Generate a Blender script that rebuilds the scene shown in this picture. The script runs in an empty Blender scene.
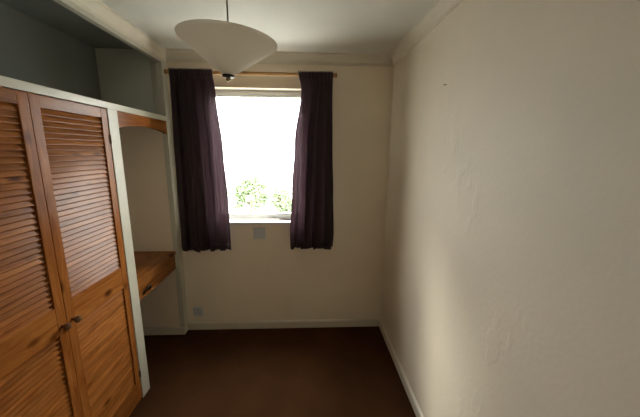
import bpy, bmesh, math, random
from mathutils import Vector, Matrix
random.seed(7)
S = bpy.context.scene
COL = S.collection

# ------------------------------------------------------------------ camera
F_PX, PITCH, YAW, ROLL, EYE = 292.12, 0.1942, -0.0474, 0.009, 1.6453
cy, sy = math.cos(YAW), math.sin(YAW)
fw = Vector((-sy * math.cos(PITCH), cy * math.cos(PITCH), -math.sin(PITCH)))
rt = Vector((cy, sy, 0)); up = rt.cross(fw)
r2 = math.cos(ROLL) * rt + math.sin(ROLL) * up
u2 = -math.sin(ROLL) * rt + math.cos(ROLL) * up
cam_d = bpy.data.cameras.new('camera'); cam = bpy.data.objects.new('camera', cam_d); COL.objects.link(cam)
M = Matrix((r2, u2, -fw)).transposed().to_4x4(); M.translation = (0, 0, EYE)
cam.matrix_world = M
cam_d.sensor_fit = 'HORIZONTAL'; cam_d.sensor_width = 36; cam_d.lens = F_PX / 640 * 36
cam_d.clip_start = 0.02; cam_d.clip_end = 300
S.camera = cam

SKY = 5.5   # horizon radiance of the overcast sky
# ------------------------------------------------------------------ world: bright overcast sky
W = bpy.data.worlds.new('overcast_sky'); S.world = W; W.use_nodes = True
bg = W.node_tree.nodes['Background']
# overcast luminance law: zenith three times as bright as the horizon, the same all round
wn = W.node_tree
geo = wn.nodes.new('ShaderNodeTexCoord'); sep = wn.nodes.new('ShaderNodeSeparateXYZ')
wn.links.new(geo.outputs['Generated'], sep.inputs[0])
clp = wn.nodes.new('ShaderNodeMath'); clp.operation = 'MAXIMUM'; clp.inputs[1].default_value = 0.0
wn.links.new(sep.outputs['Z'], clp.inputs[0])
lum = wn.nodes.new('ShaderNodeMath'); lum.operation = 'MULTIPLY_ADD'
lum.inputs[1].default_value = 2 * SKY; lum.inputs[2].default_value = SKY
wn.links.new(clp.outputs[0], lum.inputs[0]); wn.links.new(lum.outputs[0], bg.inputs['Strength'])
bg.inputs['Color'].default_value = (1.0, 0.99, 0.97, 1)
# hazy sun behind thin cloud, high to the left of the window
sd = bpy.data.lights.new('hazy_sun', 'SUN'); sd.energy = 1.0; sd.angle = math.radians(11); sd.color = (1, 0.95, 0.86)
so = bpy.data.objects.new('hazy_sun', sd); COL.objects.link(so)
so.rotation_euler = Vector((0.59, -0.62, -0.54)).to_track_quat('-Z', 'Y').to_euler()
so.location = (-6, 7, 8)
# sky portal: only guides the sampling of the sky through the window opening, gives off nothing itself
pd = bpy.data.lights.new('window_sky_portal', 'AREA'); pd.shape = 'RECTANGLE'; pd.size = 0.89; pd.size_y = 1.11
pd.cycles.is_portal = True
po = bpy.data.objects.new('window_sky_portal', pd); COL.objects.link(po)
po.location = (-0.425, 2.745, 1.585); po.rotation_euler = (math.radians(-90), 0, 0)

S.view_settings.view_transform = 'Standard'; S.view_settings.look = 'None'
S.view_settings.gamma = 1; S.view_settings.use_curve_mapping = False
S.view_settings.exposure = 1.2

# ------------------------------------------------------------------ dimensions (metres)
D = 2.519          # window wall
XR = 0.71          # right wall
XW = -1.102        # front plane of the wardrobe
XL = -1.58         # left wall
H = 2.40
YF = -0.75         # wall behind the camera
YP = 2.449         # face of the alcove's end partition
WX0, WX1, WZ0, WZ1 = -0.87, 0.02, 1.03, 2.14   # window opening

# ------------------------------------------------------------------ materials
def newmat(name):
    m = bpy.data.materials.new(name); m.use_nodes = True
    nt = m.node_tree
    return m, nt, nt.nodes['Principled BSDF']

def N(nt, t, **kw):
    n = nt.nodes.new(t)
    for k, v in kw.items():
        setattr(n, k, v)
    return n

def plain(name, col, rough=0.6, metal=0.0, bump=0.0, bscale=60, var=0.05, coat=0.0, detail=4):
    """colour with slight blotchy variation and fine relief"""
    m, nt, b = newmat(name)
    tc = N(nt, 'ShaderNodeTexCoord')
    n1 = N(nt, 'ShaderNodeTexNoise'); n1.inputs['Scale'].default_value = 3.5; n1.inputs['Detail'].default_value = 5
    nt.links.new(tc.outputs['Object'], n1.inputs['Vector'])
    r = N(nt, 'ShaderNodeValToRGB')
    r.color_ramp.elements[0].position = 0.3; r.color_ramp.elements[1].position = 0.7
    r.color_ramp.elements[0].color = (*[c * (1 - var) for c in col], 1)
    r.color_ramp.elements[1].color = (*[min(1, c * (1 + var)) for c in col], 1)
    nt.links.new(n1.outputs['Fac'], r.inputs['Fac']); nt.links.new(r.outputs['Color'], b.inputs['Base Color'])
    b.inputs['Roughness'].default_value = rough; b.inputs['Metallic'].default_value = metal
    b.inputs['Coat Weight'].default_value = coat
    if bump:
        n2 = N(nt, 'ShaderNodeTexNoise'); n2.inputs['Scale'].default_value = bscale; n2.inputs['Detail'].default_value = detail
        nt.links.new(tc.outputs['Object'], n2.inputs['Vector'])
        bp = N(nt, 'ShaderNodeBump'); bp.inputs['Strength'].default_value = bump; bp.inputs['Distance'].default_value = 0.004
        nt.links.new(n2.outputs['Fac'], bp.inputs['Height']); nt.links.new(bp.outputs['Normal'], b.inputs['Normal'])
    return m

def wood(name, axis, dark, light, rough=0.27):
    m, nt, b = newmat(name)
    tc = N(nt, 'ShaderNodeTexCoord'); oi = N(nt, 'ShaderNodeObjectInfo')
    mul = N(nt, 'ShaderNodeMath', operation='MULTIPLY'); mul.inputs[1].default_value = 37.0
    nt.links.new(oi.outputs['Random'], mul.inputs[0])
    add = N(nt, 'ShaderNodeVectorMath', operation='ADD')
    nt.links.new(tc.outputs['Object'], add.inputs[0]); nt.links.new(mul.outputs[0], add.inputs[1])
    sc = N(nt, 'ShaderNodeVectorMath', operation='MULTIPLY')
    s = [16.0, 16.0, 16.0]; s[axis] = 1.6
    sc.inputs[1].default_value = s
    nt.links.new(add.outputs[0], sc.inputs[0])
    nz = N(nt, 'ShaderNodeTexNoise'); nz.inputs['Scale'].default_value = 1.6; nz.inputs['Detail'].default_value = 6
    nz.inputs['Roughness'].default_value = 0.65; nz.inputs['Distortion'].default_value = 1.2
    nt.links.new(sc.outputs[0], nz.inputs['Vector'])
    r = N(nt, 'ShaderNodeValToRGB'); cr = r.color_ramp
    cr.elements[0].position = 0.32; cr.elements[0].color = (*dark, 1)
    cr.elements[1].position = 0.66; cr.elements[1].color = (*light, 1)
    nt.links.new(nz.outputs['Fac'], r.inputs['Fac'])
    # knots: sparse dark oval spots
    sk = N(nt, 'ShaderNodeVectorMath', operation='MULTIPLY'); k = [9.0, 9.0, 9.0]; k[axis] = 5.0
    sk.inputs[1].default_value = k; nt.links.new(add.outputs[0], sk.inputs[0])
    vo = N(nt, 'ShaderNodeTexVoronoi'); vo.inputs['Scale'].default_value = 0.75
    nt.links.new(sk.outputs[0], vo.inputs['Vector'])
    kr = N(nt, 'ShaderNodeValToRGB'); kr.color_ramp.elements[0].position = 0.05; kr.color_ramp.elements[1].position = 0.17
    kr.color_ramp.elements[0].color = (0.25, 0.18, 0.14, 1); kr.color_ramp.elements[1].color = (1, 1, 1, 1)
    nt.links.new(vo.outputs['Distance'], kr.inputs['Fac'])
    mx = N(nt, 'ShaderNodeMix', data_type='RGBA', blend_type='MULTIPLY'); mx.inputs['Factor'].default_value = 1
    nt.links.new(r.outputs['Color'], mx.inputs['A']); nt.links.new(kr.outputs['Color'], mx.inputs['B'])
    # each board a little lighter or darker
    hs = N(nt, 'ShaderNodeHueSaturation')
    mr = N(nt, 'ShaderNodeMapRange'); mr.inputs['To Min'].default_value = 0.8; mr.inputs['To Max'].default_value = 1.15
    nt.links.new(oi.outputs['Random'], mr.inputs['Value']); nt.links.new(mr.outputs[0], hs.inputs['Value'])
    nt.links.new(mx.outputs['Result'], hs.inputs['Color']); nt.links.new(hs.outputs['Color'], b.inputs['Base Color'])
    b.inputs['Roughness'].default_value = rough; b.inputs['Specular IOR Level'].default_value = 0.15
    bp = N(nt, 'ShaderNodeBump'); bp.inputs['Strength'].default_value = 0.12; bp.inputs['Distance'].default_value = 0.002
    nt.links.new(nz.outputs['Fac'], bp.inputs['Height']); nt.links.new(bp.outputs['Normal'], b.inputs['Normal'])
    return m

def wallpaper(name, col, relief=0.22, scuffs=True):
    """painted relief wallpaper with small lifted bubbles and filler marks"""
    m, nt, b = newmat(name)
    tc = N(nt, 'ShaderNodeTexCoord')
    n1 = N(nt, 'ShaderNodeTexNoise'); n1.inputs['Scale'].default_value = 2.2; n1.inputs['Detail'].default_value = 6
    nt.links.new(tc.outputs['Object'], n1.inputs['Vector'])
    r = N(nt, 'ShaderNodeValToRGB'); r.color_ramp.elements[0].position = 0.3; r.color_ramp.elements[1].position = 0.7
    r.color_ramp.elements[0].color = (*[c * 0.95 for c in col], 1); r.color_ramp.elements[1].color = (*[min(1, c * 1.04) for c in col], 1)
    nt.links.new(n1.outputs['Fac'], r.inputs['Fac'])
    nt.links.new(r.outputs['Color'], b.inputs['Base Color'])
    b.inputs['Roughness'].default_value = 0.62
    fine = N(nt, 'ShaderNodeTexNoise'); fine.inputs['Scale'].default_value = 55; fine.inputs['Detail'].default_value = 3
    nt.links.new(tc.outputs['Object'], fine.inputs['Vector'])
    bp = N(nt, 'ShaderNodeBump'); bp.inputs['Strength'].default_value = relief; bp.inputs['Distance'].default_value = 0.003
    nt.links.new(fine.outputs['Fac'], bp.inputs['Height'])
    last = bp
    if scuffs:
        st = N(nt, 'ShaderNodeVectorMath', operation='MULTIPLY'); st.inputs[1].default_value = (1, 1.0, 0.55)
        nt.links.new(tc.outputs['Object'], st.inputs[0])
        dn = N(nt, 'ShaderNodeTexNoise'); dn.inputs['Scale'].default_value = 14; dn.inputs['Detail'].default_value = 2
        nt.links.new(st.outputs[0], dn.inputs['Vector'])
        msk = N(nt, 'ShaderNodeTexNoise'); msk.inputs['Scale'].default_value = 3.1; msk.inputs['Detail'].default_value = 1
        nt.links.new(st.outputs[0], msk.inputs['Vector'])
        mm = N(nt, 'ShaderNodeMapRange'); mm.inputs['From Min'].default_value = 0.55; mm.inputs['From Max'].default_value = 0.68
        nt.links.new(msk.outputs['Fac'], mm.inputs['Value'])
        ds = N(nt, 'ShaderNodeMapRange'); ds.inputs['From Min'].default_value = 0.55; ds.inputs['From Max'].default_value = 0.62
        nt.links.new(dn.outputs['Fac'], ds.inputs['Value'])
        mu = N(nt, 'ShaderNodeMath', operation='MULTIPLY')
        nt.links.new(mm.outputs[0], mu.inputs[0]); nt.links.new(ds.outputs[0], mu.inputs[1])
        b2 = N(nt, 'ShaderNodeBump'); b2.inputs['Strength'].default_value = 0.28; b2.inputs['Distance'].default_value = 0.003
        nt.links.new(mu.outputs[0], b2.inputs['Height']); nt.links.new(bp.outputs['Normal'], b2.inputs['Normal'])
        last = b2
    nt.links.new(last.outputs['Normal'], b.inputs['Normal'])
    return m

def cloth(name, col, trans, weave=0.085):
    m, nt, b = newmat(name)
    tc = N(nt, 'ShaderNodeTexCoord')
    n = N(nt, 'ShaderNodeTexNoise'); n.inputs['Scale'].default_value = 8; n.inputs['Detail'].default_value = 4
    nt.links.new(tc.outputs['Object'], n.inputs['Vector'])
    r = N(nt, 'ShaderNodeValToRGB')
    r.color_ramp.elements[0].color = (*[c * 0.75 for c in col], 1); r.color_ramp.elements[1].color = (*[c * 1.25 for c in col], 1)
    nt.links.new(n.outputs['Fac'], r.inputs['Fac']); nt.links.new(r.outputs['Color'], b.inputs['Base Color'])
    b.inputs['Roughness'].default_value = 0.8; b.inputs['Sheen Weight'].default_value = 0.15
    wv = N(nt, 'ShaderNodeTexNoise'); wv.inputs['Scale'].default_value = 400
    nt.links.new(tc.outputs['Object'], wv.inputs['Vector'])
    bp = N(nt, 'ShaderNodeBump'); bp.inputs['Strength'].default_value = 0.2; bp.inputs['Distance'].default_value = 0.001
    nt.links.new(wv.outputs['Fac'], bp.inputs['Height']); nt.links.new(bp.outputs['Normal'], b.inputs['Normal'])
    t = N(nt, 'ShaderNodeBsdfTranslucent'); t.inputs['Color'].default_value = (*trans, 1)
    ad = N(nt, 'ShaderNodeAddShader')
    nt.links.new(b.outputs[0], ad.inputs[0]); nt.links.new(t.outputs[0], ad.inputs[1])
    # loose weave: a little light goes straight through
    tp = N(nt, 'ShaderNodeBsdfTransparent'); tp.inputs['Color'].default_value = (1.0, 0.84, 0.90, 1)
    mw = N(nt, 'ShaderNodeMixShader'); mw.inputs[0].default_value = weave
    nt.links.new(ad.outputs[0], mw.inputs[1]); nt.links.new(tp.outputs[0], mw.inputs[2])
    nt.links.new(mw.outputs[0], nt.nodes['Material Output'].inputs['Surface'])
    return m

def glass(name):
    m, nt, b = newmat(name)
    nt.nodes.remove(b)
    lw = N(nt, 'ShaderNodeLayerWeight'); lw.inputs['Blend'].default_value = 0.5
    pw = N(nt, 'ShaderNodeMath', operation='POWER'); pw.inputs[1].default_value = 4.5
    fr = N(nt, 'ShaderNodeMath', operation='MULTIPLY_ADD'); fr.inputs[1].default_value = 0.9; fr.inputs[2].default_value = 0.03
    nt.links.new(lw.outputs['Facing'], pw.inputs[0]); nt.links.new(pw.outputs[0], fr.inputs[0])
    tr = N(nt, 'ShaderNodeBsdfTransparent'); tr.inputs['Color'].default_value = (0.96, 0.98, 0.97, 1)
    gl = N(nt, 'ShaderNodeBsdfGlossy'); gl.inputs['Roughness'].default_value = 0.02
    tc = N(nt, 'ShaderNodeTexCoord'); nz = N(nt, 'ShaderNodeTexNoise'); nz.inputs['Scale'].default_value = 2
    nt.links.new(tc.outputs['Object'], nz.inputs['Vector'])
    bp = N(nt, 'ShaderNodeBump'); bp.inputs['Strength'].default_value = 0.02
    nt.links.new(nz.outputs['Fac'], bp.inputs['Height']); nt.links.new(bp.outputs['Normal'], gl.inputs['Normal'])
    mx = N(nt, 'ShaderNodeMixShader')
    nt.links.new(fr.outputs[0], mx.inputs[0]); nt.links.new(tr.outputs[0], mx.inputs[1]); nt.links.new(gl.outputs[0], mx.inputs[2])
    nt.links.new(mx.outputs[0], nt.nodes['Material Output'].inputs['Surface'])
    return m

MAT = {
    'wall': wallpaper('cream_wallpaper', (0.84, 0.745, 0.60)),
    'wall_back': wallpaper('bounce_lightened_cream_wallpaper', (0.92, 0.81, 0.64), relief=0.2, scuffs=False),  # smoother paper; colour lightened to stand in for missing bounce light
    'alcove': wallpaper('alcove_wallpaper', (0.84, 0.71, 0.56), scuffs=False),
    'ceiling': plain('ceiling_paint', (0.79, 0.77, 0.69), 0.8, bump=0.15, bscale=40, var=0.03),
    'cornice': plain('cornice_paint', (0.80, 0.73, 0.60), 0.55, var=0.05),
    'cream': plain('cream_gloss_paint', (0.58, 0.55, 0.44), 0.35, bump=0.04, bscale=30, var=0.04),
    'skirting': plain('skirting_paint', (0.68, 0.62, 0.50), 0.4, var=0.05),
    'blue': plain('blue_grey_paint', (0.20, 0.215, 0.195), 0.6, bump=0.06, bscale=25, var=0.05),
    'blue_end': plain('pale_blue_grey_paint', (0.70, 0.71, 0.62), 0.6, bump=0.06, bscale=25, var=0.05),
    'carpet': plain('brown_carpet', (0.058, 0.024, 0.0095), 0.95, bump=1.0, bscale=260, var=0.22),
    'pine_v': wood('pine_upright', 2, (0.19, 0.053, 0.009), (0.35, 0.125, 0.028)),
    'pine_h': wood('pine_lengthwise', 1, (0.20, 0.057, 0.010), (0.38, 0.14, 0.032)),
    'pine_in': plain('wardrobe_interior_board', (0.35, 0.25, 0.16), 0.7),
    'pole': wood('pole_pine', 0, (0.36, 0.18, 0.06), (0.58, 0.33, 0.13)),
    'knob': plain('dark_wood_knob', (0.12, 0.05, 0.02), 0.3, coat=0.3),
    'iron': plain('dark_bronze_metal', (0.06, 0.045, 0.03), 0.4, metal=0.8),
    'bronze': plain('brown_hinge_metal', (0.16, 0.09, 0.05), 0.45, metal=0.5),
    'brass': plain('aged_brass', (0.35, 0.26, 0.13), 0.35, metal=1.0),
    'upvc': plain('white_plastic_frame', (0.86, 0.87, 0.86), 0.3, var=0.01),
    'sill': plain('white_gloss_sill', (0.84, 0.83, 0.79), 0.25, var=0.02),
    'plastic': plain('greyed_white_plastic', (0.62, 0.63, 0.62), 0.4, var=0.03),
    'slot': plain('dark_slot', (0.03, 0.03, 0.03), 0.6),
    'cord': plain('grey_flex', (0.16, 0.15, 0.12), 0.5),
    'cloth': cloth('plum_curtain_cloth', (0.022, 0.010, 0.014), (0.034, 0.021, 0.025)),
    'glass': glass('window_glass'),
    'ground': plain('pale_concrete', (0.22, 0.22, 0.21), 0.9, var=0.1),
    'leaf': plain('leaf_green', (0.16, 0.21, 0.11), 0.6, var=0.2),
    'bark': plain('bark', (0.12, 0.09, 0.06), 0.9, bump=0.6, bscale=20),
}
MAT['carpet'].node_tree.nodes['Principled BSDF'].inputs['Specular IOR Level'].default_value = 0.05
# lamp shade: cream card, slightly translucent
m, nt, b = newmat('cream_shade')
tc = N(nt, 'ShaderNodeTexCoord'); nz = N(nt, 'ShaderNodeTexNoise'); nz.inputs['Scale'].default_value = 6
nt.links.new(tc.outputs['Object'], nz.inputs['Vector'])
rp = N(nt, 'ShaderNodeValToRGB'); rp.color_ramp.elements[0].color = (0.86, 0.82, 0.76, 1); rp.color_ramp.elements[1].color = (0.92, 0.88, 0.82, 1)
nt.links.new(nz.outputs['Fac'], rp.inputs['Fac']); nt.links.new(rp.outputs['Color'], b.inputs['Base Color'])
b.inputs['Roughness'].default_value = 0.5
tl = N(nt, 'ShaderNodeBsdfTranslucent'); tl.inputs['Color'].default_value = (0.92, 0.88, 0.82, 1)
ms = N(nt, 'ShaderNodeMixShader'); ms.inputs[0].default_value = 0.85
nt.links.new(b.outputs[0], ms.inputs[1]); nt.links.new(tl.outputs[0], ms.inputs[2])
nt.links.new(ms.outputs[0], nt.nodes['Material Output'].inputs['Surface'])
MAT['shade'] = m

# ------------------------------------------------------------------ builders
def BM(): return bmesh.new()

def box(bm, x0, x1, y0, y1, z0, z1, bev=0.0):
    g = bmesh.ops.create_cube(bm, size=1)
    vs = g['verts']
    for v in vs:
        v.co = Vector(((x0 + x1) / 2 + v.co.x * (x1 - x0), (y0 + y1) / 2 + v.co.y * (y1 - y0), (z0 + z1) / 2 + v.co.z * (z1 - z0)))
    if bev:
        es = list({e for v in vs for e in v.link_edges})
        bmesh.ops.bevel(bm, geom=es, offset=bev, segments=2, affect='EDGES', profile=0.7)
    return bm

def lathe(bm, prof, c, axis='z', seg=48):
    """prof: list of (radius, height) ; revolve about axis through c"""
    rings = []
    for r, h in prof:
        ring = []
        for i in range(seg):
            a = 2 * math.pi * i / seg
            u, v = max(r, 1e-5) * math.cos(a), max(r, 1e-5) * math.sin(a)
            p = {'z': (u, v, h), 'x': (h, u, v), 'y': (v, h, u)}[axis]
            ring.append(bm.verts.new(Vector(c) + Vector(p)))
        rings.append(ring)
    for a, b in zip(rings, rings[1:]):
        for i in range(seg):
            bm.faces.new((a[i], a[(i + 1) % seg], b[(i + 1) % seg], b[i]))
    bm.faces.new(rings[0][::-1]); bm.faces.new(rings[-1])
    return bm

def tube(bm, pts, r, seg=10):
    pts = [Vector(p) for p in pts]
    rings = []
    prev = None
    for i, p in enumerate(pts):
        t = (pts[min(i + 1, len(pts) - 1)] - pts[max(i - 1, 0)]).normalized()
        a = prev if prev else (Vector((1, 0, 0)) if abs(t.x) < 0.9 else Vector((0, 1, 0)))
        n = (a - t * a.dot(t)).normalized(); prev = n
        b_ = t.cross(n)
        rr = r[i] if isinstance(r, (list, tuple)) else r
        rings.append([bm.verts.new(p + rr * (math.cos(2 * math.pi * k / seg) * n + math.sin(2 * math.pi * k / seg) * b_)) for k in range(seg)])
    for a, b in zip(rings, rings[1:]):
        for i in range(seg):
            bm.faces.new((a[i], a[(i + 1) % seg], b[(i + 1) % seg], b[i]))
    bm.faces.new(rings[0][::-1]); bm.faces.new(rings[-1])
    return bm

def prism(bm, poly, fn, t0, t1):
    """extrude a 2-D polygon: fn(u, v, t) -> point"""
    a = [bm.verts.new(fn(u, v, t0)) for u, v in poly]
    b = [bm.verts.new(fn(u, v, t1)) for u, v in poly]
    n = len(poly)
    for i in range(n):
        bm.faces.new((a[i], a[(i + 1) % n], b[(i + 1) % n], b[i]))
    bm.faces.new(a[::-1]); bm.faces.new(b)
    bmesh.ops.recalc_face_normals(bm, faces=bm.faces)
    return bm

def wloc(o):
    v = Vector((0, 0, 0))
    while o: v += o.location; o = o.parent
    return v

def obj(name, bm, mat, parent=None, smooth=False):
    """mesh given in world coordinates; the origin goes to its centre, the parent's place is taken off"""
    bmesh.ops.recalc_face_normals(bm, faces=bm.faces)
    lo = Vector([min(v.co[i] for v in bm.verts) for i in range(3)]); hi = Vector([max(v.co[i] for v in bm.verts) for i in range(3)])
    c = (lo + hi) / 2
    bmesh.ops.translate(bm, verts=bm.verts, vec=-c)
    me = bpy.data.meshes.new(name); bm.to_mesh(me); bm.free()
    me.materials.append(MAT[mat])
    if smooth:
        for p in me.polygons: p.use_smooth = True
        try:
            me.set_sharp_from_angle(angle=math.radians(40))
        except Exception: pass
    o = bpy.data.objects.new(name, me); COL.objects.link(o)
    o.parent = parent; o.location = c - (wloc(parent) if parent else Vector((0, 0, 0)))
    return o

def thing(name, label, cat, loc, group=None):
    o = bpy.data.objects.new(name, None); COL.objects.link(o); o.location = loc; o.empty_display_size = 0.1
    return tag(o, label, cat, group)

def tag(o, label, cat, group=None):
    o['label'] = label; o['category'] = cat
    if group: o['group'] = group
    return o

def struct(name, bm, mat, label, cat, parent=None, smooth=False):
    o = obj(name, bm, mat, parent, smooth); o['kind'] = 'structure'
    return tag(o, label, cat)

# ------------------------------------------------------------------ room shell
T = 0.10
struct('floor', box(BM(), XL, XR, YF, D, -0.10, 0), 'carpet', 'dark brown carpet covering the whole room floor', 'floor')
struct('ceiling', box(BM(), XL - T, XR + T, YF - T, D + 0.28, H, H + 0.1), 'ceiling', 'off white painted ceiling above the pendant lamp', 'ceiling')
struct('wall_right', box(BM(), XR, XR + T, YF - T, D + 0.22, -0.1, H), 'wall', 'long bare cream papered wall on the right', 'wall')
struct('wall_front', box(BM(), XL, XR, YF - T, YF, -0.1, H), 'wall', 'cream wall opposite the window', 'wall')
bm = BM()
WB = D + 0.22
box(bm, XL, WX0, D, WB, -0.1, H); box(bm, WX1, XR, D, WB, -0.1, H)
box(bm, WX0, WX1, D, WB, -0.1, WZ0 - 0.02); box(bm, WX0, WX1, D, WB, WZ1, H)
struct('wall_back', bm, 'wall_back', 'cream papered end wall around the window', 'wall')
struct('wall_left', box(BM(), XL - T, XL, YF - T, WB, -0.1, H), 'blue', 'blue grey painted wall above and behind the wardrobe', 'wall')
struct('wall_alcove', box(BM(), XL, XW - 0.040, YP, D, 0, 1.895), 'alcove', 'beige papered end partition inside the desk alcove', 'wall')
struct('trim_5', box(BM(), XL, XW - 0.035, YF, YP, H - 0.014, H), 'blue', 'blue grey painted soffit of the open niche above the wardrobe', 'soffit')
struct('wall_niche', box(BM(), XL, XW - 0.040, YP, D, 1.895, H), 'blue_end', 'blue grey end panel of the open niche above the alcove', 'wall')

# cornice (coving) with a stepped cove profile: (out from wall, down from ceiling)
COV = [(0, 0), (0.050, 0), (0.050, 0.010), (0.043, 0.013), (0.040, 0.022), (0.030, 0.036), (0.020, 0.050), (0.014, 0.060), (0.014, 0.067), (0.008, 0.070), (0.008, 0.078), (0, 0.078)]
struct('trim_1', prism(BM(), COV, lambda u, v, t: (t, D - u, H - v), XW, XR), 'cornice', 'cream plaster cornice along the top of the window wall', 'cornice')
struct('trim_2', prism(BM(), COV, lambda u, v, t: (XR - u, t, H - v), YF, D), 'cornice', 'cream plaster cornice along the top of the right wall', 'cornice')
struct('trim_3', prism(BM(), COV, lambda u, v, t: (XW + 0.68 * u, t, H - v), YF, D), 'cornice', 'cream cornice along the ceiling above the wardrobe front', 'cornice')
struct('trim_4', box(BM(), XW - 0.035, XW, YF, YP, 2.298, H, 0.003), 'cream', 'cream fascia board under the cornice above the wardrobe', 'fascia')

# skirting boards
SK = [(0, 0), (0.016, 0), (0.016, 0.060), (0.012, 0.068), (0.004, 0.073), (0, 0.073)]
struct('baseboard_back', prism(BM(), SK, lambda u, v, t: (t, D - u, v), XW, XR), 'skirting', 'cream skirting board under the window wall', 'skirting board')
struct('baseboard_right', prism(BM(), SK, lambda u, v, t: (XR - u, t, v), YF, D), 'skirting', 'cream skirting board along the right wall', 'skirting board')
struct('baseboard_alcove', prism(BM(), SK, lambda u, v, t: (t, YP - u, v), XL, XW), 'skirting', 'cream skirting board in the alcove below the desk', 'skirting board')

# ------------------------------------------------------------------ window
w = thing('window_1', 'white framed window with blown out daylight between the curtains', 'window', ((WX0 + WX1) / 2, D + 0.15, WZ0))
w['kind'] = 'structure'
fy0, fy1 = D + 0.10, D + 0.16
fr = 0.028
for nm, a in (('frame_rail', (WX0, WX1, WZ1 - fr, WZ1)), ('frame_rail', (WX0, WX1, WZ0, WZ0 + fr)),
              ('frame_jamb', (WX0, WX0 + fr, WZ0 + fr, WZ1 - fr)), ('frame_jamb', (WX1 - fr, WX1, WZ0 + fr, WZ1 - fr))):
    obj(nm, box(BM(), a[0], a[1], fy0, fy1, a[2], a[3], 0.004), 'upvc', w)
sx0, sx1, sz0, sz1 = WX0 + fr, WX1 - fr, WZ0 + fr, WZ1 - fr
sr = 0.028
for nm, a in (('sash_rail', (sx0, sx1, sz1 - sr, sz1)), ('sash_rail', (sx0, sx1, sz0, sz0 + sr)),
              ('sash_stile', (sx0, sx0 + sr, sz0 + sr, sz1 - sr)), ('sash_stile', (sx1 - sr, sx1, sz0 + sr, sz1 - sr))):
    obj(nm, box(BM(), a[0], a[1], fy0 - 0.012, fy1 - 0.015, a[2], a[3], 0.006), 'upvc', w)
obj('pane', box(BM(), sx0 + sr, sx1 - sr, D + 0.125, D + 0.129, sz0 + sr, sz1 - sr), 'glass', w)
hd = obj('handle', box(BM(), sx1 - 0.030, sx1 - 0.012, fy0 - 0.045, fy0 - 0.028, 1.50, 1.62, 0.005), 'upvc', w)
obj('handle_base', box(BM(), sx1 - 0.034, sx1 - 0.008, fy0 - 0.028, fy0 - 0.012, 1.57, 1.63, 0.004), 'upvc', w)
obj('window_sill', box(BM(), WX0 - 0.02, WX1 + 0.02, D - 0.018, fy0, WZ0 - 0.022, WZ0, 0.005), 'sill', w)

# ------------------------------------------------------------------ built-in wardrobe (posts, header, louvre doors, valance)
wd = thing('built_in_wardrobe', 'built-in wardrobe with pine louvre doors in a cream frame along the left wall', 'wardrobe', (XW - 0.24, 1.6, 0))
Y0, YM, Y1 = 0.805, 1.272, 1.738      # door edges
zt = 1.866
obj('post', box(BM(), XW - 0.045, XW + 0.003, 1.742, 1.826, 0, zt, 0.002), 'cream', wd)
obj('post', box(BM(), XW - 0.045, XW + 0.003, 0.72, 0.80, 0, zt, 0.002), 'cream', wd)
obj('end_post', box(BM(), XW - 0.040, XW + 0.002, YP - 0.006, D, 0.0, H - 0.08, 0.002), 'cream', wd)
obj('niche_batten', box(BM(), XW - 0.082, XW - 0.040, YP - 0.008, YP, 1.900, 2.298, 0.002), 'cream', wd)
obj('header', box(BM(), XW - 0.045, XW + 0.005, 0.72, YP - 0.006, zt, 1.902, 0.003), 'cream', wd)
obj('top_panel', box(BM(), XL, XW - 0.045, 0.72, YP, zt + 0.005, 1.894), 'blue', wd)
obj('side_panel', box(BM(), XL, XW - 0.045, 1.76, 1.826, 0, zt + 0.005), 'alcove', wd)
obj('side_panel', box(BM(), XL, XW - 0.045, 0.73, 0.76, 0, zt + 0.005), 'cream', wd)
# arched valance over the alcove
va, vb = 1.826, YP - 0.006
poly = [(va, zt), (va, 1.768)]
for i in range(17):
    t = i / 16
    u = va + 0.02 + (vb - va - 0.04) * t
    poly.append((u, 1.772 + 0.026 * math.sin(math.pi * t) ** 0.8))
poly += [(vb, 1.768), (vb, zt)]
obj('valance', prism(BM(), poly, lambda u, v, t: (t, u, v), XW - 0.022, XW - 0.002), 'pine_h', wd)

ST, TH = 0.047, 0.026
PANELS = ((0.955, 1.812), (0.150, 0.822))
slat_len = (Y1 - YM) - 2 * ST - 0.002 + 0.016
# shared slat mesh: rounded thin board, tilted, its lower edge to the front
def slat_mesh():
    bm = BM()
    wdt, th = 0.034, 0.0058
    prof = []
    for i in range(5):
        a = -math.pi / 2 + math.pi * i / 4
        prof.append((wdt / 2 - th / 2 + th / 2 * math.cos(a), th / 2 * math.sin(a)))
    for i in range(5):
        a = math.pi / 2 + math.pi * i / 4
        prof.append((-wdt / 2 + th / 2 + th / 2 * math.cos(a), th / 2 * math.sin(a)))
    ca, sa = math.cos(math.radians(68)), math.sin(math.radians(68))
    prism(bm, prof, lambda u, v, t: (u * ca + v * sa, t, -u * sa + v * ca), -slat_len / 2, slat_len / 2)
    me = bpy.data.meshes.new('slat'); bm.to_mesh(me); bm.free(); me.materials.append(MAT['pine_h'])
    return me
SLAT = slat_mesh()

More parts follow.
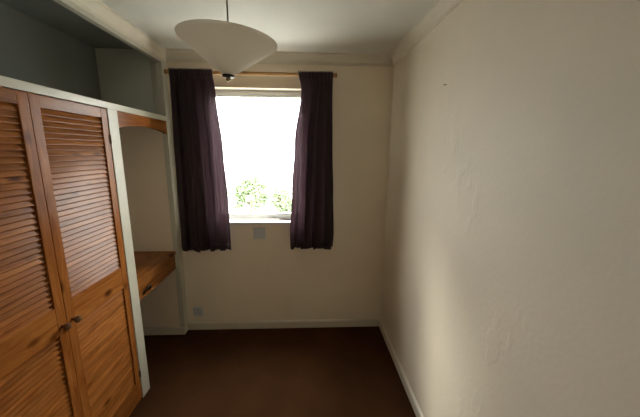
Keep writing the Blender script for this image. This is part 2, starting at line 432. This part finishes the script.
def door(ya, yb, knob_y, hinge_y, label):
    d = bpy.data.objects.new('louvre_door', None); COL.objects.link(d); d.parent = wd
    d.location = Vector((XW - TH / 2, (ya + yb) / 2, 0.012)) - wloc(wd)
    d['label'] = label
    x0, x1 = XW - TH, XW
    ya += 0.001; yb -= 0.001
    z0 = 0.012; z1 = zt - 0.003
    obj('stile', box(BM(), x0, x1, ya, ya + ST, z0, z1, 0.003), 'pine_v', d)
    obj('stile', box(BM(), x0, x1, yb - ST, yb, z0, z1, 0.003), 'pine_v', d)
    for a, b in ((PANELS[0][1], z1), (PANELS[1][1], PANELS[0][0]), (z0, PANELS[1][0])):
        obj('rail', box(BM(), x0 + 0.001, x1 - 0.001, ya + ST, yb - ST, a, b, 0.002), 'pine_h', d)
    for a, b in PANELS:
        n = int(round((b - a) / 0.0248))
        p = (b - a) / n
        for i in range(n):
            s = bpy.data.objects.new('slat', SLAT); COL.objects.link(s); s.parent = d
            s.location = Vector((XW - TH / 2, (ya + yb) / 2, a + p * (i + 0.5))) - wloc(d)
    k = BM()
    lathe(k, [(0.008, 0), (0.007, 0.008), (0.009, 0.014), (0.0155, 0.021), (0.017, 0.027), (0.014, 0.033), (0.006, 0.036)], (XW, knob_y, 0.858), 'x', 24)
    obj('knob', k, 'knob', d, True)
    for z in (1.70, 0.19):
        h = BM(); lathe(h, [(0.003, -0.024), (0.004, -0.022), (0.004, 0.022), (0.003, 0.024)], (XW + 0.004, hinge_y, z), 'z', 12)
        box(h, XW - 0.001, XW + 0.002, hinge_y - 0.010, hinge_y + 0.002, z - 0.021, z + 0.021)
        obj('hinge', h, 'bronze', d, True)
    return d
door(YM, Y1, YM + 0.030, Y1 - 0.001, 'right louvre door next to the cream post')
door(Y0, YM, YM - 0.030, Y0 + 0.008, 'left louvre door cut by the edge of the picture')

# ------------------------------------------------------------------ wall-fixed desk with drawer in the alcove
dx1 = XW - 0.030
dk = thing('alcove_desk', 'pine wall-fixed desk top with a shallow drawer in the alcove', 'desk', (-1.35, 2.14, 0.635))
dy0, dy1 = 1.828, YP - 0.001
obj('desk_top', box(BM(), XL + 0.001, dx1 + 0.010, dy0, dy1, 0.765, 0.790, 0.003), 'pine_h', dk)
obj('rear_rail', box(BM(), XL + 0.001, XL + 0.021, dy0, dy1, 0.640, 0.765), 'pine_h', dk)
obj('side_rail', box(BM(), XL + 0.021, dx1 - 0.022, dy0, dy0 + 0.018, 0.640, 0.765), 'pine_h', dk)
obj('side_rail', box(BM(), XL + 0.021, dx1 - 0.022, dy1 - 0.018, dy1, 0.640, 0.765), 'pine_h', dk)
dr = obj('drawer', box(BM(), dx1 - 0.020, dx1, dy0 + 0.004, dy1 - 0.004, 0.632, 0.763, 0.003), 'pine_h', dk)
obj('drawer_bottom', box(BM(), XL + 0.021, dx1 - 0.020, dy0 + 0.018, dy1 - 0.018, 0.640, 0.648), 'pine_h', dk)
bm = BM()
py, pz = 1.972, 0.660
pts = []
for i in range(13):
    a = math.pi * i / 12
    pts.append((dx1 + 0.020 * math.sin(a) ** 0.6 + 0.001, py - 0.036 * math.cos(a), pz + 0.042 * math.sin(a)))
tube(bm, pts, 0.0075, 10)
for s in (-1, 1):
    lathe(bm, [(0.011, 0), (0.011, 0.003), (0.006, 0.006)], (dx1, py + s * 0.036, pz), 'x', 16)
obj('drawer_pull', bm, 'iron', dr, True)

# ------------------------------------------------------------------ curtain pole and curtains
PZ, PY = 2.226, 2.425
cp = thing('curtain_pole', 'slim pine curtain pole with turned ends above the window', 'curtain pole', (-0.425, D, PZ))
obj('pole', lathe(BM(), [(0.0125, -1.045), (0.0125, 0.209)], (0, PY, PZ), 'x', 20), 'pole', cp, True)
for s, xe in ((-1, -1.045), (1, 0.209)):
    prof = [(0.0125, 0), (0.017, 0.002), (0.017, 0.006), (0.011, 0.009), (0.016, 0.016), (0.0185, 0.022), (0.015, 0.029), (0.004, 0.033)]
    prof = [(r, s * h) for r, h in prof]
    obj('finial', lathe(BM(), prof, (xe, PY, PZ), 'x', 20), 'pole', cp, True)
for xb in (-1.035, 0.185):
    b_ = BM()
    tube(b_, [(xb, D - 0.001, PZ - 0.004), (xb, PY + 0.01, PZ - 0.004)], 0.008, 12)
    lathe(b_, [(0.022, -0.001), (0.022, -0.006), (0.010, -0.012)], (xb, D, PZ - 0.004), 'y', 20)
    obj('bracket', b_, 'pole', cp, True)

def curtain(name, label, edges, seed, nf, flat_right):
    """edges: list of (z, xleft, xright) from top to bottom"""
    rnd = random.Random(seed)
    ztop, zbot = edges[0][0], edges[-1][0]
    c = thing(name, label, 'curtain', ((edges[0][1] + edges[0][2]) / 2, PY - 0.03, zbot), 'pair of plum curtains')
    ph = [rnd.uniform(0, 6.28) for _ in range(8)]
    dr_ = [rnd.uniform(-0.5, 0.5) for _ in range(4)]
    def edge(z):
        for (a, al, ar), (b, bl, br) in zip(edges, edges[1:]):
            if z <= a and z >= b - 1e-9:
                t = (a - z) / (a - b); t = t * t * (3 - 2 * t)
                return al + (bl - al) * t, ar + (br - ar) * t
        return edges[-1][1:]
    def P(u, z):
        l, r = edge(z)
        k = (ztop - z) / (ztop - zbot)
        d = min(1, k / 0.12)
        a = 2 * math.pi * nf * u
        fl = u if flat_right else 1 - u
        fl = max(0.0, min(1.0, (fl - 0.58) / 0.25)); fl = fl * fl * (3 - 2 * fl)      # the inner third hangs flatter
        warp = 0.35 * math.sin(a * 0.37 + ph[0] + k * dr_[0] * 3) + 0.2 * math.sin(a * 0.71 + ph[1])
        f = math.sin(a + ph[2] + warp * 1.6 + k * dr_[1])
        f = math.copysign(abs(f) ** 0.8, f)
        g = math.sin(a * 1.9 + ph[3] + k * 1.2 * dr_[2])
        amp = (0.004 + (0.026 + 0.008 * k) * d) * (1 - 0.62 * fl)
        fine = math.sin(2 * math.pi * 19 * u + ph[4])
        y = PY - 0.0245 + 0.016 * d + amp * (0.75 * f + 0.28 * g) + 0.0045 * fine * (1 - d)
        x = l + (r - l) * u - 0.55 * (r - l) / nf * d * (1 - fl) * math.sin(2 * (a + ph[2] + warp * 1.6 + k * dr_[1])) * 0.5 * min(1, u * 8, (1 - u) * 8)
        zz = z + (0.010 * math.sin(a * 0.9 + ph[5]) + 0.004 * math.sin(a * 2.2 + ph[6])) * max(0, (k - 0.85) / 0.15)
        return (x, min(y, D - 0.03), zz)
    def sheet(za, zb, nu, nv, off=0.0, ruffle=0.0):
        bm = BM(); rows = []
        for j in range(nv + 1):
            z = za + (zb - za) * j / nv
            row = []
            for i in range(nu + 1):
                p = P(i / nu, z)
                dz = ruffle * (0.5 + 0.5 * math.sin(2 * math.pi * 19 * i / nu + 1)) * (1 - j / nv)
                row.append(bm.verts.new((p[0], p[1] + off, p[2] + dz)))
            rows.append(row)
        for a, b in zip(rows, rows[1:]):
            for i in range(nu):
                bm.faces.new((a[i], a[i + 1], b[i + 1], b[i]))
        return bm
    def thick(o, t):
        md = o.modifiers.new('cloth_thickness', 'SOLIDIFY'); md.thickness = t; md.offset = 0
    o = obj('drape', sheet(ztop - 0.055, zbot, 170, 70), 'cloth', c, True); thick(o, 0.0016)
    o = obj('pleated_heading', sheet(ztop, ztop - 0.056, 200, 6, -0.0012, 0.010), 'cloth', c, True); thick(o, 0.003)
    o = obj('hem', sheet(zbot + 0.05, zbot + 0.001, 170, 4, -0.0014), 'cloth', c, True); thick(o, 0.0022)
    return c

curtain('curtain', 'dark plum curtain nearest the wardrobe, left of the window',
        [(2.238, -1.032, -0.712), (2.05, -1.040, -0.700), (1.65, -1.050, -0.668), (1.2, -1.055, -0.648), (0.806, -1.058, -0.646)], 3, 5.0, True)
curtain('curtain', 'dark plum curtain nearest the bare right wall, right of the window',
        [(2.238, -0.062, 0.205), (2.12, -0.040, 0.205), (1.7, -0.095, 0.212), (1.3, -0.120, 0.225), (0.95, -0.140, 0.236), (0.818, -0.138, 0.228)], 11, 4.3, False)

# ------------------------------------------------------------------ pendant lamp
LX, LY, LZ = -0.321, 1.333, 2.085
TILT = Matrix.Rotation(math.radians(3.2), 3, 'Y')
def tilt(bm):
    bmesh.ops.rotate(bm, cent=(LX, LY, LZ), matrix=TILT, verts=bm.verts)
    return bm
pl = thing('pendant_lamp', 'cream upturned cone pendant lamp hanging from the ceiling', 'lamp', (LX, LY, LZ - 0.15))
obj('ceiling_rose', lathe(BM(), [(0.044, 0), (0.044, -0.008), (0.036, -0.022), (0.014, -0.030), (0.008, -0.040)], (LX, LY, H), 'z', 32), 'plastic', pl, True)
obj('cord', tube(BM(), [(LX, LY, H - 0.036), (LX + 0.001, LY, H - 0.18), (LX, LY, LZ - 0.06)], 0.0034, 10), 'cord', pl, True)
outer = [(0.020, -0.131), (0.060, -0.102), (0.110, -0.065), (0.160, -0.029), (0.190, -0.008), (0.198, -0.002), (0.200, 0.003)]
inner = [(0.197, 0.004), (0.194, 0.000), (0.186, -0.007), (0.158, -0.026), (0.108, -0.062), (0.058, -0.099), (0.018, -0.128)]
bm = BM(); prof = outer + inner; seg = 72; rings = []
for r, h in prof:
    rings.append([bm.verts.new((LX + r * math.cos(2 * math.pi * i / seg), LY + r * math.sin(2 * math.pi * i / seg), LZ + h)) for i in range(seg)])
for a, b in zip(rings, rings[1:] + rings[:1]):
    for i in range(seg): bm.faces.new((a[i], a[(i + 1) % seg], b[(i + 1) % seg], b[i]))
obj('lamp_shade', tilt(bm), 'shade', pl, True)
obj('lamp_holder', tilt(lathe(BM(), [(0.012, 0.075), (0.019, 0.070), (0.019, 0.020), (0.014, 0.0)], (LX, LY, LZ - 0.131), 'z', 24)), 'plastic', pl, True)
fn = obj('base_cap', tilt(lathe(BM(), [(0.021, 0.004), (0.025, 0.001), (0.025, -0.006), (0.018, -0.009)], (LX, LY, LZ - 0.131), 'z', 32)), 'iron', pl, True)
obj('finial', tilt(lathe(BM(), [(0.008, 0), (0.011, -0.004), (0.010, -0.010), (0.004, -0.014)], (LX, LY, LZ - 0.140), 'z', 24)), 'brass', fn, True)

# ------------------------------------------------------------------ small wall fittings
def plate(name, label, cat, x, z, wd_, ht):
    t = thing(name, label, cat, (x, D, z - ht / 2))
    obj('plate', box(BM(), x - wd_ / 2, x + wd_ / 2, D - 0.010, D, z - ht / 2, z + ht / 2, 0.003), 'plastic', t)
    return t
vt = plate('wall_vent', 'small grey square vent plate on the wall just below the window sill', 'vent', -0.415, 0.928, 0.105, 0.105)
for i in range(5):
    z = 0.928 + (i - 2) * 0.016
    obj('slat', box(BM(), -0.455, -0.375, D - 0.0145, D - 0.010, z - 0.003, z + 0.003, 0.001), 'plastic', vt)
sk = plate('wall_socket', 'small greyish single power socket low on the wall beside the alcove', 'socket', -0.998, 0.180, 0.088, 0.088)
obj('switch', box(BM(), -0.981, -0.969, D - 0.015, D - 0.010, 0.195, 0.213, 0.001), 'plastic', sk)
for a in ((-1.001, -0.995, 0.192, 0.203), (-1.014, -1.006, 0.168, 0.172), (-0.990, -0.982, 0.168, 0.172)):
    obj('pin_slot', box(BM(), a[0], a[1], D - 0.0106, D - 0.010, a[2], a[3]), 'slot', sk)
nl = thing('wall_nail', 'tiny dark nail high in the bare right wall', 'nail', (XR, 1.54, 1.98))
obj('shank', lathe(BM(), [(0.0015, 0), (0.0015, -0.012)], (XR, 1.54, 1.98), 'x', 8), 'iron', nl, True)
obj('head', lathe(BM(), [(0.004, -0.012), (0.004, -0.014)], (XR, 1.54, 1.98), 'x', 12), 'iron', nl, True)
# strip of dark cloth on the sill
bm = BM(); n = 24; rows = []
for i in range(n + 1):
    t = i / n
    x = -0.34 + 0.25 * t
    y = D + 0.045 + 0.02 * math.sin(t * 3)
    hw = 0.006 + 0.010 * t
    zz = WZ0 + 0.0005 + 0.003 * abs(math.sin(t * 9))
    rows.append([bm.verts.new((x, y - hw, zz)), bm.verts.new((x, y, zz + 0.006 + 0.004 * t)), bm.verts.new((x, y + hw, zz))])
for a, b in zip(rows, rows[1:]):
    for k in range(2): bm.faces.new((a[k], a[k + 1], b[k + 1], b[k]))
    bm.faces.new((a[2], a[0], b[0], b[2]))
bm.faces.new(rows[0]); bm.faces.new(rows[-1][::-1])
tag(obj('cloth_strip', bm, 'cloth', None, True), 'thin dark plum strip of cloth lying on the white window sill', 'cloth')

# ------------------------------------------------------------------ outside the window
GZ = -2.6
struct('ground', box(BM(), -30, 30, D + 0.6, 60, GZ - 0.2, GZ), 'ground', 'pale ground outside the window', 'ground')
def shrub(name, label, x, y, ztop, rx, rz, n, seed):
    rnd = random.Random(seed)
    t = thing(name, label, 'tree', (x, y, GZ))
    cz = ztop - rz
    bm = BM()
    tube(bm, [(x, y, GZ), (x + 0.05, y, (GZ + cz) / 2), (x, y + 0.04, cz)], [0.10, 0.075, 0.04], 10)
    for i in range(9):
        a = rnd.uniform(0, 6.28); e = rnd.uniform(0.2, 1.2)
        q = Vector((x, y, cz)) + 0.75 * Vector((rx * math.cos(a) * math.cos(e), rx * math.sin(a) * math.cos(e), rz * math.sin(e)))
        tube(bm, [(x, y + 0.02, cz - rz * 0.5), (Vector((x, y, cz)) + q) / 2 + Vector((0, 0, 0.05)), q], [0.035, 0.02, 0.008], 6)
    obj('trunk', bm, 'bark', t, True)
    bm = BM()
    cl = [(rnd.gauss(0, 1), rnd.gauss(0, 1), rnd.gauss(0, 1)) for _ in range(26)]
    cl = [Vector(v).normalized() * rnd.uniform(0.35, 0.85) for v in cl]
    for i in range(n):
        c0 = rnd.choice(cl); v = c0 + Vector((rnd.gauss(0, .17), rnd.gauss(0, .17), rnd.gauss(0, .17)))
        p = Vector((x + v.x * rx, y + v.y * rx, cz + v.z * rz))
        d = Vector((rnd.gauss(0, 1), rnd.gauss(0, 1), rnd.gauss(0, 1) - 0.3)).normalized()
        s_ = d.cross(Vector((rnd.gauss(0, 1), rnd.gauss(0, 1), rnd.gauss(0, 1)))).normalized()
        L, w_ = rnd.uniform(0.07, 0.12), rnd.uniform(0.025, 0.04)
        nrm = d.cross(s_) * 0.012
        a = [bm.verts.new(p), bm.verts.new(p + d * L * 0.5 + s_ * w_ + nrm), bm.verts.new(p + d * L), bm.verts.new(p + d * L * 0.5 - s_ * w_ + nrm)]
        bm.faces.new((a[0], a[1], a[2])); bm.faces.new((a[0], a[2], a[3]))
    lo = bmesh.ops.recalc_face_normals
    o = obj('foliage', bm, 'leaf', t); o['kind'] = 'stuff'
shrub('tree', 'pale green leafy tree top outside, in the lower left of the window', -1.55, 8.0, 1.08, 0.55, 0.60, 3200, 5)
shrub('tree', 'lower faint green tree top outside, near the right curtain', -0.80, 9.5, 0.50, 0.42, 0.5, 1800, 8)
